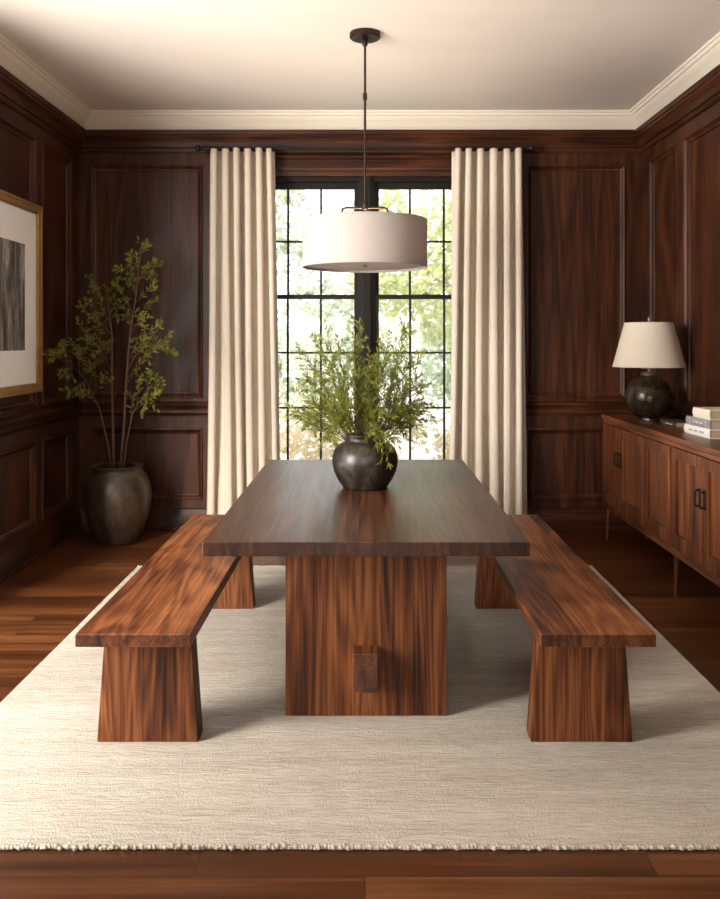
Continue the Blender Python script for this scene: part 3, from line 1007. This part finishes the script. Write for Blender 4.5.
# ------------------------------------------------------------------ framed print on the left wall
fp = thing('framed_print', 'large gold-framed grey abstract print with white mount on the panelled wall', 'picture', (XL, 5.244, 1.784))
hy, hz, fw = 0.65, 0.640, 0.062
f1 = MB()
Pp = lambda u, v, h: (h, u, v)
f1.rect_sweep(Pp, -hy, hy, -hz, hz, [(0.0, 0.0), (0.0, 0.034), (0.004, 0.037), (0.020, 0.037), (0.024, 0.033), (0.050, 0.030), (0.058, 0.022), (fw, 0.020), (fw, 0.004)])
f1.build('frame', MT['gold'], fp, smooth=30)
MB().box(0.002, 0.012, -hy + 0.03, hy - 0.03, -hz + 0.03, hz - 0.03).build('mount', MT['mat'], fp)
MB().box(0.012, 0.0135, -0.395, 0.395, -0.352, 0.352).build('print', MT['art'], fp)

# ------------------------------------------------------------------ sideboard
XS, ZS = 1.80, 0.94
sb = thing('sideboard', 'long walnut sideboard with panelled doors against the panelled wall', 'sideboard', (1.985, 5.0, 0))
ya, yb = -1.48, 1.43           # local y range
x0, x1 = XS - 1.985, 2.152 - 1.985
c = MB()
zb = 0.245
c.box(x0 + 0.022, x1, ya, yb, zb + 0.02, ZS - 0.034)
c.build('carcass', MT['side_dark'], sb)
fr = MB()
edges = [1.43 - 0.02, 0.975, 0.475, -0.018, -0.49, -0.97, -1.46]
fr.box(x0, x0 + 0.022, ya, yb, zb, zb + 0.045)
fr.box(x0, x0 + 0.022, ya, yb, ZS - 0.062, ZS - 0.034)
fr.box(x0 + 0.022, x1, ya, yb, zb, zb + 0.02)
fr.build('face_rail', MT['side_h'], sb, bevel=0.002)
for q0, q1 in ((yb - 0.02, yb), (-0.03, -0.006), (ya, ya + 0.02)):
    MB().box(x0, x0 + 0.022, q0, q1, zb + 0.045, ZS - 0.062).build('face_stile', MT['side_v'], sb, bevel=0.002)
for q0, q1 in ((yb, yb + 0.004), (ya - 0.004, ya)):
    MB().box(x0 + 0.022, x1, q0, q1, zb, ZS - 0.034).build('end_panel', MT['side_v'], sb)
MB().box(x0 - 0.012, x1, ya - 0.012, yb + 0.012, ZS - 0.034, ZS).build('top', MT['side_h'], sb, bevel=0.004)
hside = [-1, 1, 0, -1, 1, -1]        # on which side of the door the pull sits: -1 towards the near end
for i in range(6):
    yb_, ya_ = edges[i], edges[i + 1]
    if i == 0: yb_ = yb - 0.02
    if i == 2: ya_ = -0.018 + 0.012
    if i == 3: yb_ = -0.018 - 0.012
    a, b = ya_ + 0.005, yb_ - 0.005
    z0, z1 = zb + 0.048, ZS - 0.065
    yc = (a + b) / 2
    d = MB()
    sw = 0.062
    xf = x0 - 0.010
    for (q0, q1, w0, w1) in ((a, a + sw, z0, z1), (b - sw, b, z0, z1), (a + sw, b - sw, z0, z0 + 0.085), (a + sw, b - sw, z1 - 0.062, z1)):
        d.box(xf, xf + 0.028, q0, q1, w0, w1)
    door = d.build('door', MT['side_v'], sb, bevel=0.002)
    MB().box(xf + 0.019, xf + 0.024, a + sw - 0.004, b - sw + 0.004, z0 + 0.08, z1 - 0.058).build('door_panel', MT['side_v'], door)
    if hside[i] == 0:
        continue
    hy_ = (a + 0.028) if hside[i] < 0 else (b - 0.028)
    hb = MB()
    zc = 0.655
    hb.box(xf - 0.003, xf, hy_ - 0.011, hy_ + 0.011, zc - 0.055, zc + 0.055)
    hb.tube([(xf, hy_, zc - 0.042), (xf - 0.022, hy_, zc - 0.042), (xf - 0.026, hy_, zc - 0.036), (xf - 0.026, hy_, zc + 0.036), (xf - 0.022, hy_, zc + 0.042), (xf, hy_, zc + 0.042)], 0.006, 8)
    hb.build('pull_handle', MT['iron'], door)
for y in (yb - 0.05, 0.0 - 0.02, ya + 0.05):
    for x, sx in ((x0 + 0.03, -1), (x1 - 0.04, 1)):
        sy = 0.012 if y > 0.5 else (-0.012 if y < -0.5 else 0)
        pts = [(x, y, zb + 0.002), (x + sx * 0.004, y + sy * 0.3, zb - 0.06), (x + sx * 0.010, y + sy, 0.006), (x + sx * 0.010, y + sy, 0.0)]
        lg = MB().tube(pts, [0.019, 0.015, 0.0085, 0.0085], 12)
        lg.build('leg', MT['side_v'], sb, smooth=50)

# table lamp on the sideboard
lm = thing('table_lamp', 'bronze globe table lamp with a cream tapered shade on the sideboard', 'lamp', (1.93, 5.78, ZS))
MB().lathe([(0.062, 0.0), (0.064, 0.006), (0.058, 0.014), (0.048, 0.018), (0.046, 0.026)], 40).build('foot', MT['nickel'], lm, smooth=50)
prof = [(0.046, 0.024), (0.078, 0.034), (0.115, 0.060), (0.145, 0.105), (0.158, 0.158), (0.154, 0.205), (0.138, 0.248), (0.110, 0.282), (0.080, 0.302), (0.056, 0.311), (0.052, 0.316)]
MB().lathe(prof, 64).build('base', MT['lampbase'], lm, smooth=60)
MB().lathe([(0.050, 0.314), (0.056, 0.318), (0.052, 0.326), (0.056, 0.334), (0.052, 0.342), (0.020, 0.345)], 32).lathe([(0.008, 0.344), (0.008, 0.66)], 12).build('neck', MT['nickel'], lm, smooth=50)
q0, q1, t0, t1 = 0.238, 0.160, 0.379, 0.676
ls = MB().lathe([(q0, t0), (q1, t1), (q1 - 0.003, t1), (q0 - 0.003, t0), (q0, t0)], 72, cap=False).build('lamp_shade', MT['lampshade'], lm, smooth=40)
for r, z in ((q0, t0), (q1, t1)):
    MB().tube([(r * math.cos(2 * PI * k / 64), r * math.sin(2 * PI * k / 64), z) for k in range(65)], 0.003, 6, closed_caps=False).build('rim', MT['lampshade'], ls, smooth=180)
sp = MB()
for a in range(3):
    sp.tube([(0, 0, t1 - 0.02), (q1 * math.cos(a * 2.094), q1 * math.sin(a * 2.094), t1 - 0.006)], 0.0025, 6)
sp.build('spider', MT['nickel'], lm)
MB().lathe([(0.004, 0.66), (0.009, 0.668), (0.005, 0.69), (0.010, 0.704), (0.006, 0.716), (0.001, 0.72)], 16).build('finial', MT['nickel'], lm, smooth=60)


# books: spine faces the room (-x)
def book(label, x, y0, y1, z, w, h, cover, rot, marks=None, ink='ink'):
    L = y1 - y0
    b = thing('book', label, 'book', (x, (y0 + y1) / 2, z), rot, 'books on the sideboard')
    m = MB()
    t = 0.0035
    m.box(0.004, w, -L / 2, L / 2, 0, t).box(0.004, w, -L / 2, L / 2, h - t, h)
    n = 8
    ring = [(0.006 * (1 - math.sin(PI * k / n)), h * k / n) for k in range(n + 1)]
    vs = [(px - 0.001, yy, pz) for yy in (-L / 2, L / 2) for px, pz in ring] + [(0.006, yy, pz) for yy in (-L / 2, L / 2) for px, pz in ring]
    fs = []
    for k in range(n):
        fs.append((k, k + 1, n + 1 + k + 1, n + 1 + k))
        fs.append((2 * (n + 1) + k, 3 * (n + 1) + k, 3 * (n + 1) + k + 1, 2 * (n + 1) + k + 1))
        fs.append((k, 2 * (n + 1) + k, 2 * (n + 1) + k + 1, k + 1))
        fs.append((n + 1 + k, n + 1 + k + 1, 3 * (n + 1) + k + 1, 3 * (n + 1) + k))
    m.add(vs, fs)
    m.build('cover', MT[cover], b)
    MB().box(0.006, w - 0.004, -L / 2 + 0.004, L / 2 - 0.004, t, h - t).build('pages', MT['paper'], b)
    if marks:
        for (a0, a1, v0, v1) in marks:
            MB().box(-0.0022, 0.0025, a0 * L, a1 * L, v0 * h, v1 * h).build('spine_mark', MT[ink], b)
    return b


txt = [(-0.30 + 0.05 * k, -0.265 + 0.05 * k, 0.40, 0.62) for k in range(12) if k not in (4, 8)]
book('white cloth book at the bottom of the three-book stack', 1.945, 4.815, 5.17, ZS, 0.19, 0.052, 'bk_white', 0.03, txt, 'ink')
book('grey cloth book in the middle of the three-book stack', 1.952, 4.83, 5.15, ZS + 0.0522, 0.18, 0.050, 'bk_grey', 0.05, [(-0.34, -0.33, 0.1, 0.9), (0.33, 0.34, 0.1, 0.9)] + txt[2:8], 'ink_light')
book('small cream book lying on top of the three-book stack', 1.965, 4.855, 5.09, ZS + 0.1024, 0.165, 0.056, 'bk_cream', 0.02)
book('small dark book lying alone between the lamp and the book stack', 1.975, 5.44, 5.665, ZS, 0.12, 0.032, 'bk_dark', 0.08, [(-0.3, 0.1, 0.4, 0.55)], 'ink_light')

# ------------------------------------------------------------------ garden beyond the window
gd = MB().box(-14, 14, YB + 0.19, 34, -0.30, -0.18).build('ground', MT['patio'])
gd['kind'] = 'structure'


def garden_tree(name, label, cat, x, y, zc, rx, rz, n, L, mat, seed, trunk=True, group=None, tr=0.06):
    r = random.Random(seed)
    t = thing(name, label, cat, (x, y, -0.18), group=group)
    lf = MB()
    blobs = [(Vector((r.gauss(0, 0.45) * rx, r.gauss(0, 0.45) * rx, zc + r.uniform(-0.9, 0.9) * rz)), r.uniform(0.22, 0.45) * rx) for _ in range(max(10, n // 90))]
    for _ in range(n):
        c, rad = r.choice(blobs)
        p = c + Vector((r.gauss(0, 1), r.gauss(0, 1), r.gauss(0, 0.75))) * rad * 0.6
        if p.z < 0.0:
            p.z = -p.z * 0.5
        d = Vector((r.uniform(-1, 1), r.uniform(-1, 1), r.uniform(-0.9, 0.5)))
        leaf(lf, p, d, L * r.uniform(0.6, 1.2), L * 0.5, r)
    lf.build('foliage', mat, t)
    if trunk:
        tk = MB()
        pts = [(0, 0, 0), (0.05, 0, zc * 0.35), (-0.04, 0.03, zc * 0.7), (0.02, 0, zc + rz * 0.3)]
        tk.tube(pts, [tr, tr * 0.85, tr * 0.7, tr * 0.3], 8)
        for b, rad in blobs[:9]:
            q, _d = at_len([Vector(p) for p in pts], r.uniform(0.45, 0.95))
            tk.tube([q, q.lerp(b, 0.5) + Vector((0, 0, 0.1)), b], [tr * 0.35, tr * 0.25, tr * 0.08], 6)
        tk.build('trunk', MT['gbark'], t, smooth=180)
    return t


GT = 'garden greenery outside the window'
garden_tree('garden_tree', 'sunny leafy tree outside the window pane nearer the sideboard', 'tree', 1.25, 11.0, 3.1, 1.3, 1.3, 3600, 0.16, MT['gl_a'], 11, group=GT)
garden_tree('garden_tree', 'pale loose tree outside the window pane nearer the potted tree', 'tree', -2.3, 12.5, 3.9, 1.2, 1.0, 900, 0.17, MT['gl_b'], 12, group=GT)
garden_tree('garden_tree', 'tall distant tree seen behind the bouquet through the window', 'tree', 0.2, 19.0, 2.6, 2.0, 1.9, 2200, 0.26, MT['gl_b'], 13, group=GT)
garden_tree('shrub', 'cool green rounded shrub outside behind the left part of the bouquet', 'shrub', -1.0, 14.0, 1.15, 1.0, 0.65, 1900, 0.13, MT['gl_b'], 14, False, group=GT)
garden_tree('shrub', 'bushy green shrub outside under the sunny garden tree', 'shrub', 1.45, 15.5, 1.35, 0.9, 0.75, 1900, 0.13, MT['gl_b'], 15, False, group=GT)
garden_tree('shrub', 'low straw-coloured shrub outside near the bottom of the window', 'shrub', -0.75, 10.5, 0.42, 0.8, 0.32, 900, 0.10, MT['gl_c'], 16, False, group=GT)
garden_tree('shrub', 'low dry shrub outside below the sunny garden tree', 'shrub', 0.95, 10.2, 0.35, 0.5, 0.30, 600, 0.10, MT['gl_c'], 17, False, group=GT)

# ------------------------------------------------------------------ light
WORLD, WIN_L, WIN_R, WIN_G, EXPO = 2.15, 720.0, 45.0, 230.0, 0.38
wd = bpy.data.worlds.new('overcast_sky')
SC.world = wd
wd.use_nodes = True
bg = wd.node_tree.nodes['Background']
bg.inputs[0].default_value = (0.96, 0.985, 1.0, 1)
bg.inputs[1].default_value = WORLD


def area(name, loc, rot, sx, sy, power, col, portal=False):
    l = bpy.data.lights.new(name, 'AREA')
    l.shape = 'RECTANGLE'
    l.size, l.size_y = sx, sy
    l.energy = power
    l.color = col
    l.cycles.is_portal = portal
    o = bpy.data.objects.new(name, l)
    COL.objects.link(o)
    o.location = loc
    o.rotation_euler = rot
    return o


area('window_portal', (0.01, YB + 0.17, 1.615), (-PI / 2, 0, 0), 1.80, 2.38, 1.0, (1, 1, 1), True)
yc = (OPEN_L[0] + OPEN_L[1]) / 2
area('daylight_from_side_window', (-4.0, 0.75, 2.1), (PI / 2 - 0.04, 0, -math.radians(50)), 2.4, 2.8, WIN_L, (1.0, 0.93, 0.84))
area('ceiling_fill_outside', (-3.40, 3.5, 0.0), (0, PI + 0.05, 0), 2.0, 2.6, WIN_G, (1.0, 0.89, 0.76))  # added upward fill lamp to brighten the ceiling; no terrace is there
area('rear_fill', (-0.3, YR - 0.16, 1.37), (PI / 2, 0, 0), 2.6, 1.1, WIN_R, (1.0, 0.90, 0.78))  # added fill lamp behind the camera, lifts the curtain fronts
sl_ = bpy.data.lights.new('low_sun', 'SUN')
sl_.energy, sl_.color, sl_.angle = 5.0, (1.0, 0.89, 0.75), math.radians(11)
so = bpy.data.objects.new('low_sun', sl_)
COL.objects.link(so)
so.location = (-4, -4, 5)
so.rotation_euler = Vector((0.30, 0.85, -0.45)).to_track_quat('-Z', 'Y').to_euler()
pb = bpy.data.lights.new('pendant_bulb', 'POINT')
pb.energy, pb.color, pb.shadow_soft_size = 16.0, (1.0, 0.78, 0.58), 0.05
po = bpy.data.objects.new('pendant_bulb', pb)
COL.objects.link(po)
po.location = (0.0, DP, 2.12)

# ------------------------------------------------------------------ camera and look
cd = bpy.data.cameras.new('camera')
cam = bpy.data.objects.new('camera', cd)
COL.objects.link(cam)
cam.location = (0, 0, EYE)
cam.rotation_euler = (PI / 2, 0, 0)
cd.sensor_fit = 'HORIZONTAL'
cd.sensor_width = 36.0
cd.lens = F / 720.0 * 36.0
cd.shift_x = (360.0 - 365.0) / 720.0
cd.shift_y = -(449.5 - 340.0) / 720.0
cd.clip_start = 0.05
cd.dof.use_dof = True
cd.dof.focus_distance = 3.6
cd.dof.aperture_fstop = F / 720.0 * 36.0 / 7.0
SC.camera = cam
vs_ = SC.view_settings
vs_.view_transform = 'Standard'
vs_.look = 'None'
vs_.gamma = 1.0
vs_.use_curve_mapping = False
vs_.exposure = EXPO
cy = SC.cycles
cy.max_bounces = 8
cy.diffuse_bounces = 5
cy.glossy_bounces = 4
cy.transparent_max_bounces = 12
cy.sample_clamp_indirect = 6.0
cy.caustics_reflective = False
cy.caustics_refractive = False
cy.use_denoising = True
